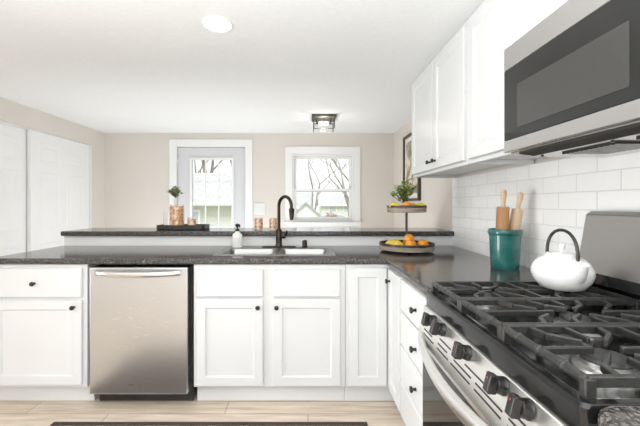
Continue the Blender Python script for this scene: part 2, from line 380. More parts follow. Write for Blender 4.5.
for k in (1, 2):
    x = gx0+(gx1-gx0)*k/3; m.box((x-.008, BY+.030, gz0), (x+.008, BY+.046, gz1))
    z = gz0+(gz1-gz0)*k/3; m.box((gx0, BY+.031, z-.008), (gx1, BY+.045, z+.008))
m.build('glass_frame', M_TRIM, door3, bevel=.002)
MB().box((gx0, BY+.050, gz0), (gx1, BY+.056, gz1)).build('door_glass', M_GLASS, door3, smooth=False)
m = MB()
for z in (.3, 1.05, 1.83): m.tube([(DX0+.004, BY+.02, z-.045), (DX0+.004, BY+.02, z+.045)], .007, 8)
m.build('hinge', M_CHROME, door3)
# window
win = struct(MB().grid([NX0-.095, NX0, NX1, NX1+.095], [NZ0-.06, NZ0, NZ1, NZ1+.1], lambda x, z: not (NX0 < x < NX1 and NZ0 < z < NZ1), BY-.018, BY, lambda x, y, z: (x, z, y)).build('window_1', M_TRIM, bevel=.004),
             'white double-hung sash window over the bar, bare trees outside', 'window')
m = MB()
for a, b in (((NX0, BY, NZ0), (NX0+.022, BY+.12, NZ1)), ((NX1-.022, BY, NZ0), (NX1, BY+.12, NZ1)), ((NX0+.022, BY, NZ1-.022), (NX1-.022, BY+.12, NZ1)), ((NX0+.022, BY, NZ0), (NX1-.022, BY+.12, NZ0+.03))): m.box(a, b)
m.build('window_frame', M_TRIM, win, bevel=.003)
MID = 1.455
def sash(z0, z1, y, nm):
    x0, x1 = NX0+.022, NX1-.022; t = .034
    f = MB().grid([x0, x0+t, x1-t, x1], [z0, z0+t, z1-t, z1], lambda x, z: not (x0+t < x < x1-t and z0+t < z < z1-t), y, y+.035, lambda x, yy, z: (x, z, yy)).build(nm, M_TRIM, win, bevel=.003)
    MB().box((x0+t, y+.015, z0+t), (x1-t, y+.02, z1-t)).build('window_glass', M_GLASS, f, smooth=False)
sash(MID-.02, NZ1-.022, BY+.07, 'upper_sash'); sash(NZ0+.03, MID+.022, BY+.033, 'lower_sash')
MB().box((NX0-.11, BY-.045, NZ0-.0255), (NX1+.11, BY+.03, NZ0)).build('window_sill', M_TRIM, win, bevel=.004)

# ================================================================== LARGE THINGS
DOOR_R = [(0, 0), (0, .015), (.0035, .019), (.055, .019), (.062, .010), (.066, .009)]
SLAB_R = [(0, 0), (0, .013), (.006, .019)]
def knob_at(p, n, parent, name='knob', s=1.0):
    """small mushroom knob at p pointing along n"""
    q = Vector((0, 0, 1)).rotation_difference(Vector(n)).to_matrix()
    return MB().lathe([(0, 0), (.008*s, 0), (.006*s, .006), (.006*s, .014), (.013*s, .018), (.0145*s, .023), (.012*s, .028), (0, .030)], p, 16, M=q).build(name, M_KNOB, parent)
def front(parent, name, x0, x1, z0, z1, y=2.15, rings=DOOR_R):
    return MB().panel((x0, y, z0), Xp, -Yp, x1-x0, z1-z0, rings).build(name, M_CAB, parent, smooth=False)
FY = 2.15
# --- left base cabinet
t = thing('base_cabinet', 'white base cabinet left of the dishwasher with one drawer over one door', 'cabinet', (-1.68, 2.45, 0))
MB().box((-1.985, FY, .125), (-1.375, 2.795, CU-.001)).box((-1.985, FY+.07, 0), (-1.375, 2.795, .125)).build('body', M_CAB, t, bevel=.002)
d = front(t, 'drawer', -1.955, -1.40, .685, .868, rings=SLAB_R); knob_at((-1.69, FY-.019, .775), (0, -1, 0), d)
d = front(t, 'door', -1.955, -1.40, .145, .668); knob_at((-1.445, FY-.019, .628), (0, -1, 0), d)
# --- dishwasher
t = thing('dishwasher', 'stainless steel dishwasher with a bowed bar handle under the counter', 'dishwasher', (-1.035, 2.4, 0))
MB().box((-1.35, FY+.02, .10), (-.725, 2.78, .872)).build('tub', M_DARK, t)
m = MB()
xs = [-1.343+(-.745+1.343)*k/8 for k in range(9)]
MB().box((-1.343, 2.118, .095), (-.740, FY+.019, .875)).build('door', M_STEEL, t, bevel=.006, seg=3)
m = MB(); n = 16; P = []
for k in range(n+1):
    u = k/n; x = -1.30+.515*u; b = math.sin(PI*u)**.5 if 0 < u < 1 else 0
    P.append((x, 2.116-.036*b, .842-.004*math.sin(PI*u)))
m.tube(P, .017, 12, flat=(.6, 1.0))
m.build('handle', M_CHROME, t)
MB().box((-1.335, FY+.06, .005), (-.735, FY+.08, .099)).build('toe_panel', M_DARK, t)
# --- sink base
t = thing('sink_base_cabinet', 'wide white base cabinet under the sink with two doors and two false drawer fronts', 'cabinet', (-.22, 2.45, 0))
MB().box((-.712, FY, .125), (.232, 2.795, .70)).box((-.712, FY, .70), (.232, 2.20, CU-.001)).box((-.712, FY+.07, 0), (.232, 2.795, .125)).build('body', M_CAB, t, bevel=.002)
front(t, 'drawer_front', -.692, -.278, .690, .858, rings=SLAB_R); front(t, 'drawer_front', -.217, .200, .690, .858, rings=SLAB_R)
d = front(t, 'door', -.692, -.278, .128+.01, .678); knob_at((-.308, FY-.019, .628), (0, -1, 0), d)
d = front(t, 'door', -.217, .200, .128+.01, .678); knob_at((-.193, FY-.019, .628), (0, -1, 0), d)
# --- corner cabinet
t = thing('corner_cabinet', 'white corner base cabinet whose folded doors meet in the inside corner', 'cabinet', (.75, 2.4, 0))
RX = .512
m = MB().grid([.234, RX, WX-.011], [1.862, FY, 2.795], lambda x, y: not (x < RX and y < FY), .125, CU-.001)
m.grid([.234, RX+.07, WX-.011], [1.862, FY+.07, 2.795], lambda x, y: not (x < RX+.07 and y < FY+.07), 0, .1249)
m.build('body', M_CAB, t, smooth=False)
front(t, 'door', .252, .489, .138, .868)
d = MB().panel((RX, FY-.022, .138), -Yp, -Xp, FY-.022-1.875, .868-.138, DOOR_R).build('door', M_CAB, t, smooth=False)
knob_at((RX-.019, FY-.075, .80), (-1, 0, 0), d)
# --- four drawer stack
t = thing('drawer_base_cabinet', 'narrow white base cabinet with four stacked drawers beside the range', 'cabinet', (.8, 1.6, 0))
MB().box((RX, 1.375, .125), (WX-.011, 1.860, CU-.001)).box((RX+.07, 1.375, 0), (WX-.011, 1.860, .125)).build('body', M_CAB, t, bevel=.002)
for z0, z1 in ((.700, .868), (.520, .690), (.335, .510), (.140, .325)):
    d = MB().panel((RX, 1.845, z0), -Yp, -Xp, .45, z1-z0, SLAB_R).build('drawer', M_CAB, t, smooth=False)
    knob_at((RX-.019, 1.575, (z0+z1)/2-.004), (-1, 0, 0), d, s=1.05)
# --- near cabinet (this side of the range)
t = thing('base_cabinet', 'white base cabinet on the near side of the range, hidden below the bright counter corner', 'cabinet', (.8, 0, 0))
MB().box((RX, -.6, .125), (WX-.011, .555, CU-.001)).box((RX+.07, -.6, 0), (WX-.011, .555, .125)).build('body', M_CAB, t, bevel=.002)
d = MB().panel((RX, .54, .70), -Yp, -Xp, 1.1, .168, SLAB_R).build('drawer', M_CAB, t, smooth=False); knob_at((RX-.019, 0, .78), (-1, 0, 0), d)
# --- counters
SX0, SX1, SY0, SY1 = -.595, .155, 2.265, 2.675
m = MB().grid([-1.99, SX0, SX1, .478, WX-.010], [1.372, 2.13, SY0, SY1, 2.799],
              lambda x, y: (x > .478 or y > 2.13) and not (SX0 < x < SX1 and SY0 < y < SY1), CU, CT)
tag(m.build('countertop', M_GRAN, bevel=.010, seg=3), 'L-shaped dark speckled countertop running from the sink round to the range', 'countertop')
m = MB(); r = .06; pts = []
x0, y1 = .452, .577
for k in range(9):
    a = PI/2 + PI/2*k/8; pts.append((x0+r+r*math.cos(a), y1-r+r*math.sin(a)))
pts += [(x0, -.6), (WX-.010, -.6), (WX-.010, y1)]
m.loft([[(x, y, CU) for x, y in pts], [(x, y, CT+.004) for x, y in pts]])
tag(m.build('countertop', M_GRAN, bevel=.010, seg=3), 'rounded corner of speckled countertop at the bottom right of the photo', 'countertop')
m = MB().box((-1.985, 2.762, 1.008), (WX-.001, 3.20, 1.046))
tag(m.build('bar_top', M_GRAN, bevel=.010, seg=3), 'long raised dark speckled bar top on the low wall behind the sink', 'bar top')

# --- upper cabinets
UX = .84; UZ0 = 1.473
def upper(y0, y1, z0, doors, lab, knobs=(), z1=CE-.002):
    t = thing('wall_cabinet', lab, 'cabinet', (1.0, (y0+y1)/2, z0))
    m = MB().box((UX, y0, z0+.02), (WX-.0095, y1, z1)).box((UX, y0, z0), (UX+.02, y1, z0+.02)).box((UX+.02, y1-.018, z0), (WX-.0095, y1, z0+.02)).box((UX+.02, y0, z0), (WX-.0095, y0+.018, z0+.02))
    m.build('body', M_CAB, t, bevel=.002)
    for i, (a, b) in enumerate(doors):
        d = MB().panel((UX, b, z0+.022), -Yp, -Xp, b-a, z1-z0-.055, [(0, 0), (0, .015), (.0035, .019), (.058, .019), (.066, .010), (.078, .010), (.086, .012)]).build('door', M_CAB, t, smooth=False)
        if i < len(knobs) and knobs[i] is not None: knob_at((UX-.019, knobs[i], 1.545), (-1, 0, 0), d)
    return t
upper(1.805, 2.755, UZ0, [(2.285, 2.735), (1.825, 2.265)], 'white wall cabinet farthest from the range with two doors and dark knobs', (2.32, 2.225))
upper(1.378, 1.800, UZ0, [(1.40, 1.775)], 'tall single-door white wall cabinet right beside the microwave')
upper(.60, 1.373, 1.876, [(.99, 1.36), (.61, .98)], 'short white wall cabinet directly above the microwave')

# --- microwave
t = thing('microwave', 'stainless over-the-range microwave with a black glass door', 'microwave', (.98, .98, 1.45))
MX = .773; Y0, Y1 = .60, 1.362
pr = [(MX+.025, 1.463), (MX+.02, 1.873), (WX-.012, 1.873), (WX-.012, 1.448), (MX+.08, 1.452)]
MB().loft([[(x, Y0+.004, z) for x, z in pr], [(x, Y1-.004, z) for x, z in pr]]).build('body', M_STEELH, t, bevel=.002)
dr = MB().box((MX, Y0, 1.786), (MX+.024, Y1, 1.872)).build('top_strip', M_STEELH, t, bevel=.003)
MB().box((MX, Y0, 1.466), (MX+.024, Y1, 1.512)).build('bottom_strip', M_STEELH, t, bevel=.003)
dr = MB().box((MX+.001, Y0, 1.5125), (MX+.024, Y1, 1.7855)).build('door', M_GLASSK, t, bevel=.002)
MB().box((MX-.0005, .83, 1.548), (MX+.002, 1.275, 1.708)).build('window', M_MWIN, dr, bevel=.0)
m = MB().loft([[(x, Y0+.03, z) for x, z in ((MX+.030, 1.455), (MX+.030, 1.466), (MX+.085, 1.466), (MX+.085, 1.447))], [(x, Y1-.05, z) for x, z in ((MX+.030, 1.455), (MX+.030, 1.466), (MX+.085, 1.466), (MX+.085, 1.447))]])
m.build('vent_slot', M_DARK, t)
for ya, yb in ((1.02, 1.24), (.70, .96)):
    m = MB().box((MX+.14, ya, 1.444), (MX+.30, yb, 1.452))
    f = m.build('grease_filter', M_DARK, t)
    m = MB()
    for k in range(11):
        y = ya+.01+k*(yb-ya-.02)/10; m.box((MX+.145, y-.003, 1.4425), (MX+.295, y+.003, 1.4445))
    m.build('filter_mesh', M_ALU, f)
for y in (1.30, 1.0): MB().lathe([(0, 0), (.006, 0), (.005, .006), (0, .007)], (MX+.11, y, 1.444), 12).build('screw', M_KNOB, t)

# ------------------------------------------------------------------ range
t = thing('gas_range', 'stainless gas range with black cooktop and five black front knobs', 'range', (.82, .97, 0))
RY0, RY1 = .582, 1.362
MB().box((.475, RY0+.004, .04), (WX-.02, RY1-.004, .905)).build('body', M_ENAMEL, t, bevel=.002)
# cooktop: pressed black enamel tray with raised rim
Rr = []
cx, cy = .79, (RY0+RY1)/2
for ins, z, rr in ((0, .869, .008), (0, .918, .012), (.004, .925, .014), (.018, .926, .02), (.030, .916, .025), (.045, .912, .03)):
    Rr.append(rrect(cx, cy, .65-2*ins, RY1-RY0-2*ins, rr, z, 4))
MB().loft(Rr).build('cooktop', M_ENAMEL, t)
# control fascia
pr = [(.4575, .867), (.468, .869), (.49, .869), (.49, .745), (.430, .745), (.438, .790)]
fa = MB().loft([[(x, RY0+.002, z) for x, z in pr], [(x, RY1-.002, z) for x, z in pr]]).build('control_panel', M_RANGE, t, bevel=.002)
m = MB()
for z, segs in ((.779, ((1.30, 1.20), (1.165, 1.075), (1.055, .93), (.905, .78), (.755, .65))), (.795, ((1.30, 1.22), (1.165, 1.09), (1.04, .93), (.905, .78), (.755, .65))), (.812, ((1.16, 1.07), (.975, .84), (.76, .65)))):
    for a, b in segs:
        x = (.438+(z-.79)*.2532) if z > .79 else (.430+(z-.745)*.178)
        m.box((x-.0012, b, z-.0022), (x+.004, a, z+.0022))
m.build('vent_slots', M_DARK, fa)
# knobs
def stove_knob(y):
    c = Vector((.4515, y, .845)); n = Vector((-1, 0, .25)).normalized()
    q = Vector((0, 0, 1)).rotation_difference(n).to_matrix()
    k = MB().lathe([(0, 0), (.021, 0), (.0215, .004), (.020, .006), (.0195, .016), (.019, .021), (.017, .023), (0, .023)], c, 28, M=q).build('knob', M_PLASTIC, t)
    e = Vector((0, 0, 1)); yv = Vector((0, 1, 0)); g = MB()
    up = (e - n*e.dot(n)).normalized()
    R = []
    for d, hw, hh in ((.020, .0125, .020), (.038, .012, .0225), (.042, .010, .020)):
        p = c+n*d; R.append([p+yv*a*hw+up*b*hh for a, b in ((-1, -1), (1, -1), (1, 1), (-1, 1))])
    g.loft(R).build('grip', M_PLASTIC, k, bevel=.0025, seg=3)
    p = c+n*.0423+up*.011
    MB().lathe([(0, 0), (.0022, 0), (.0022, .0006), (0, .0006)], p, 10, M=q).build('red_dot', M_REDMARK, k)
    MB().box((.4555, y+.026, .848), (.459, y+.034, .8505)).build('flame_mark', M_DARK, k)
for y in (1.235, 1.150, .972, .795, .705): stove_knob(y)
# oven door
dr = MB().box((.452, RY0+.004, .20), (.478, RY1-.004, .742)).build('oven_door', M_STEELH, t, bevel=.004)
MB().box((.4505, RY0+.03, .27), (.455, RY1-.006, .705)).build('oven_window', M_GLASSK, dr, bevel=.001)
m = MB(); n = 24; P = []
for k in range(n+1):
    u = k/n; b = math.sin(PI*u)**.8 if 0 < u < 1 else 0
    P.append((.442-.056*b, RY1-.016-(RY1-RY0-.032)*u, .752-.012*math.sin(PI*u)))
m.tube(P, .025, 16, flat=(.5, 1.0)).build('handle', M_RANGE, dr)
MB().box((.455, RY0+.004, .05), (.478, RY1-.004, .19)).build('lower_drawer', M_STEELH, t, bevel=.004)
# backguard
pr = [(1.065, .918), (1.085, .955), (1.062, .965), (1.105, 1.165), (1.135, 1.175), (WX-.014, 1.170), (WX-.014, .918)]
MB().loft([[(x, RY0+.004, z) for x, z in ((1.075, .912), (1.075, .975), (WX-.014, .975), (WX-.014, .912))], [(x, RY1-.004, z) for x, z in ((1.075, .912), (1.075, .975), (WX-.014, .975), (WX-.014, .912))]]).build('backguard_base', M_ENAMEL, t, bevel=.003)
pb = [(1.050, .978), (1.092, 1.225), (1.112, 1.238), (WX-.014, 1.232), (WX-.014, .978)]
bgd = MB().loft([[(x, RY0+.004, z) for x, z in pb], [(x, RY1-.004, z) for x, z in pb]]).build('backguard', M_STEELD, t, bevel=.004)
pb = [(1.0455, .976), (1.0515, 1.012), (1.06, 1.012), (1.054, .976)]
MB().loft([[(x, RY0+.01, z) for x, z in pb], [(x, RY1-.01, z) for x, z in pb]]).build('control_glass', M_GLASSK, bgd)
# burners
def burner(x, y, r, sy=1.0):
    b = MB().lathe([(0, 0), (r*1.35, 0), (r*1.3, .006), (r*1.02, .010), (r*1.0, .020), (0, .020)], (x, y, .9125), 32, sy=sy).build('burner_ring', M_ALU, t)
    MB().lathe([(0, 0), (r*.98, 0), (r*1.02, .004), (r*.96, .009), (r*.6, .0105), (0, .011)], (x, y, .9327), 32, sy=sy).build('burner_cap', M_CAPB, b)
BX = (.635, .905)
for x, y, r in ((BX[0], .735, .045), (BX[1], .735, .036), (BX[0], 1.235, .038), (BX[1], 1.235, .032)): burner(x, y, r)
burner(.77, .985, .036, 1.5)
# grates: three cast-iron grates
def grate(y0, y1, mid):
    ztop = .962; h = .016; wd = .013; x0, x1 = .492, 1.045
    m = MB(); zc = ztop-h/2
    ym = (y0+y1)/2
    # rounded perimeter with dropped feet
    m.tube([(x0, y0, zc), (x0, y1, zc)], .0095, 10)
    m.bar((x1, y0, zc), (x1, y1, zc), wd, h)
    m.bar((x0, y0, zc), (x1, y0, zc), wd, h+.004); m.bar((x0, y1, zc), (x1, y1, zc), wd, h+.004)
    for x in (x0, x1):
        for y in (y0, y1): m.box((x-.010, y-.008, .9125), (x+.010, y+.008, ztop-.002))
    for fy in (.22, .5, .78):   # raised collars on the front rail
        y = y0+(y1-y0)*fy; m.tube([(x0, y-.006, zc), (x0, y+.006, zc)], .0115, 10)
    if not mid:
        xm = (x0+x1)/2
        m.bar((xm, y0, zc), (xm, y1, zc), wd, h)
        for bx in BX:
            for sx in (-1, 1):
                # cross fingers from the front/back rails
                e = x0 if (bx < xm and sx < 0) else (x1 if (bx > xm and sx > 0) else xm)
                m.bar((e, ym, zc), (bx+sx*.030, ym, zc+.001), wd, h, .75)
                for sy in (-1, 1):
                    ye = y0 if sy < 0 else y1
                    # bent fingers that leave the side rails, run inward then slant to the burner
                    a = (bx+sx*.085, ye, zc); b = (bx+sx*.075, ye-sy*.045, zc); c_ = (bx+sx*.026, ye-sy*.092, zc+.001)
                    m.bar(a, b, wd, h); m.bar(b, c_, wd, h, .75)
            for sy in (-1, 1):
                ye = y0 if sy < 0 else y1
                m.bar((bx, ye, zc), (bx, ye-sy*.078, zc+.001), wd*.9, h, .75)
    else:
        for fx in (.2, .36, .64, .8):
            x = x0+(x1-x0)*fx
            s = 1 if fx < .5 else -1
            m.bar((x, y0, zc), (x+s*.02, y0+.05, zc), wd, h); m.bar((x+s*.02, y0+.05, zc), (x+s*.065, y0+.085, zc), wd, h, .75)
            m.bar((x, y1, zc), (x+s*.02, y1-.05, zc), wd, h); m.bar((x+s*.02, y1-.05, zc), (x+s*.065, y1-.085, zc), wd, h, .75)
        m.bar((x0, ym, zc), (.70, ym, zc), wd, h, .8); m.bar((x1, ym, zc), (.84, ym, zc), wd, h, .8)
        m.bar((.77, y0, zc), (.77, y0+.06, zc), wd, h, .8); m.bar((.77, y1, zc), (.77, y1-.06, zc), wd, h, .8)
    return m.build('grate', M_IRON, t, bevel=.0025, seg=2)
grate(.607, .858, False); grate(.874, 1.094, True); grate(1.110, 1.342, False)

# ------------------------------------------------------------------ sink
t = thing('kitchen_sink', 'double-bowl stainless steel sink set into the dark counter', 'sink', (-.22, 2.47, CT))
bowls = [(-.575, -.245, 2.285, 2.605), (-.195, .135, 2.285, 2.605)]
def in_rim(x, y): return not any(a < x < b and c < y < d for a, b, c, d in bowls)
MB().grid([-.622, -.575, -.245, -.195, .135, .182], [2.243, 2.285, 2.605, 2.705], in_rim, CT, CT+.004).build('rim', M_SINK, t, bevel=.0015)
for a, b, c, d in bowls:
    R = []
    for ins, z, r in ((-.008, CT-.001, .012), (.0, CT-.001, .012), (.004, CT-.012, .03), (.012, CT-.15, .05), (.03, CT-.172, .05), (.07, CT-.178, .05)):
        R.append(rrect((a+b)/2, (c+d)/2, b-a-2*ins, d-c-2*ins, r, z, 6))
    bw = MB().loft(R, cap0=False).build('bowl', M_SINK, t)
    MB().lathe([(0, 0), (.042, 0), (.040, .003), (.03, .0015), (0, .0015)], ((a+b)/2, (c+d)/2+.02, CT-.1778), 24).build('drain', M_CHROME, bw)
# faucet
FX, FYY = -.224, 2.655
t = thing('faucet', 'dark bronze gooseneck pull-down faucet behind the sink', 'faucet', (FX, FYY, CT+.004))
z0 = CT+.0045
MB().loft([rrect(FX, FYY, .262, .058, .0285, z0, 8), rrect(FX, FYY, .262, .058, .0285, z0+.005, 8), rrect(FX, FYY, .25, .046, .0225, z0+.009, 8)]).build('base_plate', M_BRONZE, t)
bd = MB().lathe([(0, 0), (.027, 0), (.027, .008), (.0235, .014), (.0235, .118), (.020, .126), (.015, .132), (0, .132)], (FX, FYY, z0+.009), 24).build('body', M_BRONZE, t)
m = MB(); P = [(FX, FYY, 1.06)]
dv = Vector((.70, -.71, 0)).normalized(); R_ = .072; ztop = 1.245
for k in range(0, 21):
    a = PI*(1-k/20*1.0); P.append(tuple(Vector((FX, FYY, ztop)) + dv*(R_+R_*math.cos(a)) + Vector((0, 0, R_*1.05*math.sin(a)))))
e = Vector(P[-1]); P.append(tuple(e+Vector((.001, 0, -.02))))
m.tube(P, .0125, 14).build('spout', M_BRONZE, t)
m = MB().lathe([(0, 0), (.0165, 0), (.021, -.006), (.019, -.03), (.0155, -.065), (.013, -.085), (0, -.085)][::-1], e+Vector((.0015, 0, -.098+.085)), 20)
m.build('spray_head', M_BRONZE, t)
m = MB().tube([(FX+.015, FYY, z0+.085), (FX+.050, FYY-.006, z0+.085)], .0175, 16)
hn = m.build('handle_hub', M_BRONZE, t)
MB().tube([(FX+.045, FYY-.006, z0+.085), (FX+.060, FYY-.03, z0+.105), (FX+.064, FYY-.055, z0+.13)], [.009, .008, .006], 10).build('lever', M_BRONZE, hn)
t = tag(MB().lathe([(0, 0), (.024, 0), (.024, .004), (.019, .007), (.019, .045), (.017, .052), (.008, .055), (0, .055)], (-.026, 2.665, CT+.0045), 20).build('air_gap_cap', M_BRONZE), 'small dark cylinder cap on the sink deck right of the faucet', 'sink cap')
# soap bottle
bx, by, bz = -.543, 2.655, CT+.0045
t = thing('soap_bottle', 'white pump soap bottle with a black pump left of the faucet', 'soap bottle', (bx, by, bz))
MB().lathe([(0, 0), (.036, 0), (.040, .005), (.040, .088), (.036, .100), (.020, .112), (.015, .118), (.015, .124), (0, .124)], (bx, by, bz), 28, sy=.7).build('bottle', M_BOTTLE, t)
p = MB().lathe([(0, 0), (.016, 0), (.016, .014), (.008, .018), (.006, .02), (.006, .040), (0, .04)], (bx, by, bz+.124), 16).build('pump', M_KNOB, t)
MB().tube([(bx-.010, by, bz+.166), (bx+.004, by-.004, bz+.170), (bx+.018, by-.020, bz+.168), (bx+.022, by-.030, bz+.158)], [.013, .014, .010, .006], 10).build('nozzle', M_KNOB, p)

# ------------------------------------------------------------------ utensil crock, rolling pins, kettle
cx, cy, cz = 1.030, 1.805, CT
t = tag(MB().lathe([(0, 0), (.064, 0), (.067, .004), (.069, .05), (.0745, .176), (.079, .180), (.081, .188), (.0795, .200), (.077, .206), (.0735, .206), (.0715, .196), (.069, .18), (.062, .012), (0, .010)], (cx, cy, cz), 40).build('utensil_crock', M_TEAL),
        'teal glazed ceramic crock on the counter beside the range, holding rolling pins', 'crock')
def pin(name, base, top, mt, label, rb, mt2):
    base, top = Vector(base), Vector(top); L = (top-base).length; q = Vector((0, 0, 1)).rotation_difference((top-base).normalized()).to_matrix()
    t = thing(name, label, 'rolling pin', base)
    MB().lathe([(0, .095), (rb*.9, .095), (rb, .100), (rb, L-.093), (rb*.93, L-.088), (0, L-.088)], base, 24, M=q).build('barrel', mt, t)
    h = [(0, L-.089), (.011, L-.089), (.009, L-.080), (.0105, L-.06), (.014, L-.035), (.0150, L-.018), (.012, L-.005), (.006, L), (0, L)]
    MB().lathe(h, base, 16, M=q).build('handle', mt2, t)
    MB().lathe([(0, .0), (.006, .0), (.012, .005), (.0150, .018), (.014, .035), (.0105, .06), (.010, .096), (0, .096)], base, 16, M=q).build('handle', mt2, t)
pin('rolling_pin', (1.001, 1.797, .9405), (1.010, 1.778, 1.338), M_PIND, 'upright rolling pin with a warm brown barrel, left one in the teal crock', .030, M_PINL)
pin('rolling_pin', (1.054, 1.827, .9405), (1.090, 1.765, 1.325), M_PINL, 'leaning pale wooden rolling pin, right one in the teal crock', .027, M_PINL)
# kettle
kx, ky, kz = .908, 1.235, .963
t = thing('kettle', 'white squat enamel kettle with a dark hoop handle on the rear left grate', 'kettle', (kx, ky, kz))
MB().lathe([(0, 0), (.052, 0), (.068, .006), (.087, .030), (.095, .054), (.0935, .072), (.083, .094), (.066, .110), (.050, .117), (.047, .121), (.044, .117), (0, .117)], (kx, ky, kz), 48).build('body', M_KETTLE, t)
ld = MB().lathe([(0, 0), (.047, 0), (.050, .004), (.046, .009), (.030, .013), (0, .015)], (kx, ky, kz+.1185), 40).build('lid', M_KETTLE, t)
MB().lathe([(0, 0), (.006, 0), (.005, .008), (.010, .014), (.0115, .021), (.008, .028), (0, .031)], (kx, ky, kz+.132), 20).build('lid_knob', M_KETTLE, ld)
sd = Vector((-.10, -1.0, 0)).normalized()
P = [Vector((kx, ky, kz))+sd*a+Vector((0, 0, b)) for a, b in ((.055, .050), (.078, .062), (.096, .078), (.108, .096), (.113, .106))]
MB().tube(P, [.034, .029, .022, .0165, .0165], 20).build('spout', M_KETTLE, t)
m = MB(); P = []
hd = Vector((.10, -1.0, 0)).normalized()
for k in range(25):
    a = PI*k/24; P.append(Vector((kx, ky, kz+.105))+hd*(-.066*math.cos(a))*(1+.10*math.sin(a))+Vector((0, 0, .104*math.sin(a)**.85 if 0 < k < 24 else 0)))
m.tube(P, .0055, 12).build('handle', M_KHAND, t)

# ------------------------------------------------------------------ tiered tray with fruit and plant
tx, ty, tz = .705, 2.47, CT
t = thing('tiered_tray', 'two-tier round wood and dark metal serving tray in the counter corner', 'tiered tray', (tx, ty, tz))
def tier(z, r, h, nm):
    m = MB().lathe([(0, 0), (r-.006, 0), (r, .004), (r, h), (r-.007, h), (r-.009, .010), (0, .010)], (tx, ty, z), 56)
    o = m.build(nm, M_TRAYW, t)
    MB().lathe([(r+.0002, 0), (r+.0025, 0), (r+.0025, .016), (r-.009, .016), (r-.0095, .0), (r+.0002, -.0)], (tx, ty, z+h-.013), 56).build('metal_band', M_TRAYM, o)
    return o
tier(tz+.012, .189, .046, 'lower_tier'); tier(1.206, .136, .046, 'upper_tier')
for k in range(3):
    a = 2*PI*k/3+.4; MB().lathe([(0, 0), (.012, 0), (.014, .006), (.012, .0118), (0, .0118)], (tx+.14*math.cos(a), ty+.14*math.sin(a), tz), 14).build('foot', M_TRAYM, t)
MB().tube([(tx, ty, tz+.02), (tx, ty, 1.205)], .0085, 12).tube([(tx, ty, 1.217), (tx, ty, 1.30)], .0085, 12).build('post', M_TRAYM, t)

def orange(p, r, lab, src=[None]):
    if src[0] is None:
        pr = [(0, -.97)] + [(math.cos(a), math.sin(a)*.96) for a in [(-80+10*i)*PI/180 for i in range(17)]] + [(.05, .925), (0, .92)]
        o = MB().lathe([(a*.036, b*.036) for a, b in pr], (0, 0, 0), 28).build('orange', M_ORANGE)
        MB().lathe([(0, .0325), (.004, .0325), (.003, .0352), (0, .0355)], (0, 0, 0), 8).build('stem_end', M_STEM, o)
        src[0] = o; q = o; q.location = p
    else: q = dup(src[0], loc=p)
    q.rotation_euler = (random.uniform(-.6, .6), random.uniform(-.6, .6), random.uniform(0, 6))
    q.scale = (r/.036,)*3
    return tag(q, lab, 'orange', 'oranges on the tiered tray')
def lemon(p, s, rz, lab, src=[None]):
    if src[0] is None:
        pr = [(0, -.046), (.006, -.044), (.010, -.038), (.020, -.030), (.028, -.015), (.030, 0), (.028, .015), (.020, .030), (.010, .038), (.006, .044), (0, .046)]
        o = MB().lathe(pr, (0, 0, 0), 24, axis='x').build('lemon', M_LEMON); src[0] = o; q = o; q.location = p
    else: q = dup(src[0], loc=p)
    q.rotation_euler = (0, .1, rz); q.scale = (s, s, s)
    return tag(q, lab, 'lemon', 'lemons on the tiered tray')
random.seed(4)
lz = tz+.012+.010
orange((tx-.004, ty-.115, lz+.037), .037, 'orange at the front middle of the lower tray tier')
orange((tx+.092, ty-.075, lz+.036), .036, 'orange on the right side of the lower tray tier')
orange((tx+.028, ty+.062, lz+.036), .036, 'orange behind the post on the lower tray tier')
orange((tx+.004, ty-.048, lz+.070), .036, 'topmost orange, stacked against the post of the lower tray tier')
lemon((tx-.085, ty-.085, lz+.030), 1.0, .15, 'lemon lying at the front left of the lower tray tier')
lemon((tx-.110, ty-.012, lz+.030), 1.0, .0, 'lemon at the left rim of the lower tray tier')
lemon((tx-.062, ty+.052, lz+.030), .95, -.1, 'lemon behind the other two on the left of the lower tray tier')
uz = 1.206+.0105
orange((tx-.020, ty-.075, uz+.034), .034, 'orange at the front of the upper tray tier below the plant')
lemon((tx-.090, ty-.040, uz+.030), 1.0, .2, 'lemon on the left side of the upper tray tier')
lemon((tx+.088, ty-.045, uz+.030), .95, -.3, 'lemon on the right side of the upper tray tier')
lemon((tx+.060, ty+.055, uz+.030), .9, .8, 'lemon behind the others on the upper tray tier')

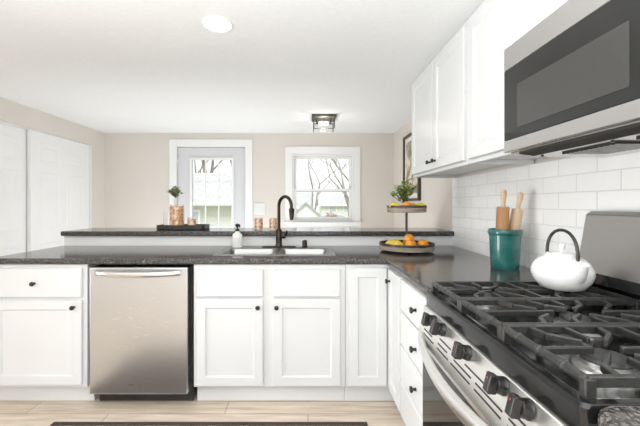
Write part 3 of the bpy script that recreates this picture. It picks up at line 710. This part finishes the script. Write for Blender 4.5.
def sprigs(t, c, n, h, spread, lmat, leaf, seed, per=9, smat=M_STEM):
    rnd = random.Random(seed); st = MB(); lf = MB()
    for i in range(n):
        a = 2*PI*i/n+rnd.uniform(-.3, .3); out = spread*rnd.uniform(.15, 1); hh = h*rnd.uniform(.6, 1)*(1.15-.45*out/spread)
        P = [Vector(c)+Vector((math.cos(a), math.sin(a), 0))*out*u**1.4+Vector((0, 0, hh*(u-.12*u*u*out/spread))) for u in (0, .3, .6, .85, 1)]
        st.tube(P, [.002, .0018, .0015, .0012, .0008], 5)
        for k in range(per):
            u = .3+.7*k/(per-1); j = min(int(u*4), 3); q = P[j].lerp(P[j+1], u*4-j)
            b = a+k*2.4+rnd.uniform(-.4, .4); d = Vector((math.cos(b), math.sin(b), rnd.uniform(.1, .9))).normalized()
            L = leaf*rnd.uniform(.7, 1.15); wv = d.cross(Vector((0, 0, 1))).normalized()*L*.24; nv = wv.cross(d).normalized()
            th = nv*L*.03
            pts = [q, q+d*L*.35+wv-nv*L*.05, q+d*L, q+d*L*.35-wv-nv*L*.05, q+d*L*.4+nv*L*.06]
            bot = [p-th for p in (pts[1], pts[3])]
            lf.faces([pts[0], pts[1], pts[2], pts[3], pts[4], pts[4]-th*3], [(0, 1, 4), (1, 2, 4), (2, 3, 4), (3, 0, 4), (1, 0, 5), (2, 1, 5), (3, 2, 5), (0, 3, 5)])
    st.build('stems', smat, t); lf.build('leaves', lmat, t, smooth=False)
c = (tx, ty+.0, uz)
pl = thing('leafy_plant', 'bushy green leafy plant on the upper tier of the tray', 'plant', (tx-.005, ty+.05, uz))
MB().lathe([(0, 0), (.026, 0), (.032, .040), (.029, .040), (.027, .034), (0, .034)], (tx-.005, ty+.05, uz), 20).build('pot', M_TRAYM, pl)
sprigs(pl, (tx-.005, ty+.05, uz+.033), 24, .205, .10, M_LEAF, .042, 3, 11)

# ------------------------------------------------------------------ bar decor
by_ = 2.985; bz = 1.0465
m = MB().loft([rrect(-1.075, by_, .400, .19, .03, bz, 6), rrect(-1.075, by_, .410, .20, .035, bz+.006, 6), rrect(-1.075, by_, .410, .20, .035, bz+.040, 6), rrect(-1.075, by_, .398, .188, .030, bz+.040, 6), rrect(-1.075, by_, .390, .180, .028, bz+.010, 6)])
tag(m.build('serving_tray', M_TRAYB), 'low black tray on the left part of the raised bar', 'tray')
tf = bz+.0105
def holder(x, y, z, r, h, hc, nm, lab, cat, group=None):
    o = thing(nm, lab, cat, (x, y, z), group)
    MB().lathe([(0, 0), (r*.9, 0), (r, .004), (r, h), (r-.003, h), (r-.003, .006), (0, .006)], (x, y, z), 32).build('glass', M_TUMB, o)
    MB().lathe([(r+.0008, .006), (r+.0022, .006), (r+.0022, hc), (r+.0008, hc), (r+.0008, .006)], (x, y, z), 32).build('copper_band', M_COPPER, o)
    MB().lathe([(0, 0), (r-.008, 0), (r-.008, hc*.8), (0, hc*.8)], (x, y, z+.0065), 24).build('wax', M_BOTTLE, o)
    return o
holder(-1.122, 2.955, tf, .056, .205, .190, 'candle_holder', 'tall copper mosaic glass candle holder on the black tray', 'candle holder')
holder(-.998, 2.965, tf, .034, .095, .078, 'candle_holder', 'short copper mosaic glass candle holder at the right of the black tray', 'candle holder')
holder(-.425, 2.97, bz, .034, .100, .095, 'candle_holder', 'copper mosaic glass standing alone on the bar, left one, below the switch plate', 'candle holder')
holder(-.300, 2.97, bz, .031, .100, .095, 'candle_holder', 'copper mosaic glass standing on the bar just left of the faucet neck', 'candle holder')
tag(MB().lathe([(0, 0), (.024, 0), (.026, .004), (.026, .14), (.024, .14), (.024, .006), (0, .006)], (-1.222, 2.985, tf), 24).build('glass_cylinder', M_TUMB), 'clear narrow glass at the left end of the black tray', 'glass')
v = thing('bud_vase', 'white slim vase with a small ball of green sprigs behind the tall candle holder', 'vase', (-1.168, 3.045, tf))
MB().lathe([(0, 0), (.024, 0), (.027, .01), (.024, .12), (.016, .20), (.017, .262), (.014, .262), (.013, .2), (0, .19)], (-1.168, 3.045, tf), 24).build('vase', M_BOTTLE, v)
sprigs(v, (-1.168, 3.045, tf+.255), 30, .115, .068, M_LEAF2, .030, 8, 10)
# switch plate on the end wall
s = thing('switch_plate', 'white double light switch plate on the beige end wall beside the window', 'light switch', (-.666, BY-.004, 1.197))
MB().box((-.742, BY-.008, 1.115), (-.590, BY-.0004, 1.279)).build('plate', M_SWITCH, s, bevel=.002)
for x in (-.704, -.628): MB().box((x-.018, BY-.012, 1.16), (x+.018, BY-.0082, 1.234)).build('rocker', M_SWITCH, s, bevel=.001)

# picture
PY0, PY1, PZ0, PZ1 = 3.60, 4.18, 1.30, 2.065
p = thing('framed_picture', 'framed tan and cream abstract print on the right wall beyond the cabinets', 'picture', (WX-.015, (PY0+PY1)/2, (PZ0+PZ1)/2))
MB().grid([PY0, PY0+.028, PY1-.028, PY1], [PZ0, PZ0+.028, PZ1-.028, PZ1], lambda y, z: not (PY0+.028 < y < PY1-.028 and PZ0+.028 < z < PZ1-.028), WX-.032, WX-.001, lambda x, y, z: (z, x, y)).build('frame', M_FRAME, p, bevel=.002)
MB().box((WX-.012, PY0+.028, PZ0+.028), (WX-.006, PY1-.028, PZ1-.028)).build('mat_board', M_MATB, p)
MB().box((WX-.014, PY0+.075, PZ0+.08), (WX-.0122, PY1-.075, PZ1-.08)).build('print', M_ART, p)

# rug
t = thing('rug', 'dark brown low rug on the oak floor in front of the sink', 'rug', (-.56, 1.65, 0))
MB().box((-1.44, 1.28, .0), (.315, 1.965, .008)).build('field', M_RUG, t, bevel=.002)
MB().grid([-1.465, -1.44, .315, .34], [1.255, 1.28, 1.965, 1.99], lambda x, y: not (-1.44 < x < .315 and 1.28 < y < 1.965), 0, .010).build('border', M_FRINGE, t, bevel=.002)

# ------------------------------------------------------------------ ceiling lights
lx, ly = -.49, 1.87
t = thing('recessed_light', 'round glowing recessed light in the white ceiling', 'ceiling light', (lx, ly, CE))
MB().lathe([(.072, -.004), (.075, -.006), (.084, -.003), (.085, 0), (.072, 0), (.072, -.004)], (lx, ly, CE-.0005), 40).build('trim_ring', M_TRIM, t)
MB().lathe([(0, -.003), (.0715, -.003), (.0715, -.0005), (0, -.0005)], (lx, ly, CE), 40).build('lens', M_LENS, t)
fx, fy = .176, 3.87
t = thing('flush_ceiling_light', 'small square dark metal and glass cage light on the ceiling', 'ceiling light', (fx, fy, CE))
MB().box((fx-.135, fy-.135, CE-.022), (fx+.135, fy+.135, CE-.0005)).build('canopy', M_CAGE, t, bevel=.003)
m = MB(); s_ = .112
for sx in (-1, 1):
    for sy in (-1, 1): m.box((fx+sx*s_-.005, fy+sy*s_-.005, CE-.145), (fx+sx*s_+.005, fy+sy*s_+.005, CE-.028))
for z in (CE-.103,):
    for q in (-1, 1):
        m.box((fx-s_, fy+q*s_-.004, z-.004), (fx+s_, fy+q*s_+.004, z+.004)); m.box((fx+q*s_-.004, fy-s_, z-.004), (fx+q*s_+.004, fy+s_, z+.004))
m.build('cage', M_CAGE, t)
m = MB()
for q in (-1, 1):
    m.box((fx-s_+.005, fy+q*s_-.001, CE-.14), (fx+s_-.005, fy+q*s_+.001, CE-.03)); m.box((fx+q*s_-.001, fy-s_+.005, CE-.14), (fx+q*s_+.001, fy+s_-.005, CE-.03))
m.build('glass', M_GLASS, t, smooth=False)
for sx in (-1, 1):
    sk = MB().tube([(fx+sx*.08, fy, CE-.070), (fx+sx*.045, fy, CE-.070)], .013, 12).tube([(fx+sx*.08, fy, CE-.07), (fx+sx*.08, fy, CE-.028)], .008, 10).build('socket', M_CAGE, t)
    MB().lathe([(0, 0), (.010, 0), (.014, .008), (.024, .030), (.025, .042), (.018, .058), (0, .064)][::1], (fx+sx*.064, fy, CE-.0705), 16, M=Matrix.Rotation(-sx*PI/2, 3, 'Y')).build('bulb', M_BULB, t)
L = lamp('flush_lamp', 'POINT', (0, 0, -.125), (0, 0, 0), 1.5, .03, color=(1, .93, .84)); L.parent = t

# ================================================================== OUTSIDE
GZ = -.9
tag(MB().box((-60, BY+.14, GZ-.2), (60, 90, GZ)).build('lawn', M_GRASS, smooth=False), 'pale winter lawn outside the windows', 'lawn', kind='structure')
def house(name, lab, x0, x1, y0, y1, zw, zr, wall, wins, over=.35, ridge='x'):
    t = thing(name, lab, 'house', ((x0+x1)/2, (y0+y1)/2, GZ))
    m = MB().box((x0, y0, GZ), (x1, y1, zw))
    if ridge == 'y':
        xm = (x0+x1)/2; m.loft([[(x0, y0, zw), (x1, y0, zw), (xm, y0, zr)], [(x0, y1, zw), (x1, y1, zw), (xm, y1, zr)]])
    nb = int((zw-GZ)/.18)
    for k in range(nb): m.box((x0-.012, y0-.012, GZ+.18*k), (x1+.012, y0, GZ+.18*k+.15))
    m.build('wall', wall, t, smooth=False)
    m = MB(); th = .12
    if ridge == 'x':
        ym = (y0+y1)/2
        for a, b in (((y0-over), ym), ((y1+over), ym)):
            m.loft([[(x0-over, a, zw-.1), (x1+over, a, zw-.1), (x1+over, b, zr), (x0-over, b, zr)], [(x0-over, a, zw-.1+th), (x1+over, a, zw-.1+th), (x1+over, b, zr+th), (x0-over, b, zr+th)]])
    else:
        xm = (x0+x1)/2
        for a in (x0-over, x1+over):
            m.loft([[(a, y0-over, zw-.15), (a, y1+over, zw-.15), (xm, y1+over, zr), (xm, y0-over, zr)], [(a, y0-over, zw-.15+th), (a, y1+over, zw-.15+th), (xm, y1+over, zr+th), (xm, y0-over, zr+th)]])
    m.build('roof', M_SHING, t, smooth=False)
    if ridge == 'x': MB().tube([(x0-over, y0-over-.04, zw-.05), (x1+over, y0-over-.04, zw-.05)], .07, 8).build('gutter', M_TRIM, t)
    for xa, xb, za, zb in wins:
        f = MB().box((xa-.08, y0-.05, za-.08), (xb+.08, y0-.013, zb+.08)).build('window', M_TRIM, t)
        MB().box((xa, y0-.06, za), (xb, y0-.051, zb)).build('pane', M_EXTG, f)
    return t
house('neighbour_house', 'low pale house with a light shingle roof seen through the glazed door', -7.5, -1.9, 11.5, 17.5, 1.32, 2.45, M_EXTGR, [(-4.15, -3.65, -.3, 1.0)])
house('neighbour_house', 'grey gabled house at the left side of the sash window view', -3.6, .1, 30, 38, .95, 2.3, M_EXTG, [(-1.0, -.4, -.2, .6), (-2.6, -1.9, -.2, .6)], ridge='x')
house('garage', 'small white gabled garage low in the sash window view', -1.0, .75, 22, 26, .55, 1.3, M_EXT, [], .15, 'y')
house('neighbour_house', 'distant sage house at the right side of the sash window view', 1.6, 9, 42, 50, 1.1, 2.2, M_EXTGR, [(2.6, 3.4, .3, 1.2), (4.4, 5.2, .3, 1.2)])
fc = thing('wooden_fence', 'brown wooden board fence in front of the white garage outside', 'fence', (-.6, 17.9, GZ))
m = MB()
for k in range(26):
    x = -1.6+k*.085; m.box((x, 17.88, GZ), (x+.078, 17.9, .52+.0*math.sin(k)))
m.build('boards', M_FENCE, fc, smooth=False)
m = MB()
for x in (-1.6, -.55, .55): m.box((x, 17.9, GZ), (x+.09, 18.0, .55))
m.build('posts', M_FENCE, fc, smooth=False)
# small parked car
cr = thing('parked_car', 'pale car parked on the grass beyond the sash window', 'car', (1.55, 27, GZ))
pr = [(-2.0, .30), (-2.0, .75), (-1.3, .88), (-.7, 1.36), (.7, 1.38), (1.35, .92), (2.0, .80), (2.05, .35)]
MB().loft([[(1.9+a, 26.2, GZ+b) for a, b in pr], [(1.9+a, 27.8, GZ+b) for a, b in pr]]).build('body', M_CAR, cr, bevel=.06)
for x in (.7, 3.2):
    for y in (26.3, 27.7): MB().lathe([(0, -.1), (.33, -.1), (.33, .1), (0, .1)], (x, y, GZ+.33), 18, axis='y').build('wheel', M_TYRE, cr)
# bare trees
def tree(name, lab, base, h, r, seed, depth=5, lean=(0, 0), spread=.55, up=.15, sides=5):
    rnd = random.Random(seed); m = MB()
    t = thing(name, lab, 'tree', base, 'bare winter trees outside')
    def grow(p, d, L, r, k):
        q = p; P = [p]; R = [r]
        for i in range(3):
            d = (d+Vector((rnd.uniform(-.16, .16), rnd.uniform(-.16, .16), rnd.uniform(-.05, .12)))).normalized()
            q = q+d*L/3; P.append(q); R.append(r*(1-.13*(i+1)))
        m.tube(P, R, sides if k > 2 else 4, cap=True)
        if k == 0: return
        nb = 3 if k > 1 else 2
        for j in range(nb):
            a = rnd.uniform(0, 2*PI); o = d.orthogonal().normalized(); o.rotate(Matrix.Rotation(a+j*2.1, 3, d))
            s = spread*rnd.uniform(.6, 1.35)
            nd_ = (d+o*s+Vector((0, 0, up))).normalized()
            grow(P[-1] if j < 2 else P[2], nd_, L*rnd.uniform(.62, .84), R[-1]*rnd.uniform(.55, .72), k-1)
    grow(Vector(base), Vector((lean[0], lean[1], 1)).normalized(), h*.34, r, depth)
    m.build('trunk_and_branches', M_BARK, t)
tree('bare_tree', 'leaning bare tree left of centre behind the low pale house roof', (-6.9, 19.5, GZ), 9, .34, 2, 5, (.34, 0), .7)
tree('bare_tree', 'forked bare tree showing above the low pale house roof at right', (-4.3, 25.5, GZ), 11, .42, 11, 5, (-.25, 0), .9)
tree('bare_tree', 'bare tree nearest the sash window, its branches crossing the upper pane', (2.7, 12.5, GZ), 8.0, .11, 21, 7, (-.30, 0), .8, 0)
tree('bare_tree', 'thin bare tree at the left side of the sash window view', (-1.7, 19.0, GZ), 8, .08, 33, 7, (.12, 0), .8, .02)
tree('bare_tree', 'bare tree in the distance at the right side of the sash window view', (3.1, 24, GZ), 9, .2, 47, 6, (-.05, 0), .75, .1)
tree('bare_tree', 'distant bare tree behind the grey gabled house', (1.0, 56, GZ), 16, .22, 52, 6, (0, 0), .7, .1)
tree('bare_tree', 'wide bare tree with many fine twigs straight behind the white garage', (.35, 28.5, GZ), 10, .12, 71, 7, (0, 0), .85, 0)
sh = thing('rust_shrub', 'pinkish brown round shrub low in the sash window view', 'shrub', (1.35, 20, GZ))
m = MB(); rnd = random.Random(5)
for i in range(420):
    a, b = rnd.uniform(0, 2*PI), math.acos(rnd.uniform(-.3, 1)); R = .62*rnd.uniform(.5, 1)
    q = Vector((1.35+R*math.sin(b)*math.cos(a), 20+R*math.sin(b)*math.sin(a), GZ+.95+R*1.1*math.cos(b)))
    d = Vector((rnd.uniform(-1, 1), rnd.uniform(-1, 1), rnd.uniform(-.5, 1))).normalized(); o = d.orthogonal()*.05
    m.faces([q, q+d*.09+o, q+d*.2, q+d*.09-o, q+d*.1+d.cross(o).normalized()*.03], [(0, 1, 4), (1, 2, 4), (2, 3, 4), (3, 0, 4), (0, 3, 2, 1)])
m.build('foliage', M_SHR, sh, smooth=False)
m = MB()
for i in range(5): m.tube([(1.35, 20, GZ), (1.35+.3*math.cos(i*1.3), 20+.3*math.sin(i*1.3), GZ+1.0)], .03, 6)
m.build('stems', M_BARK, sh)
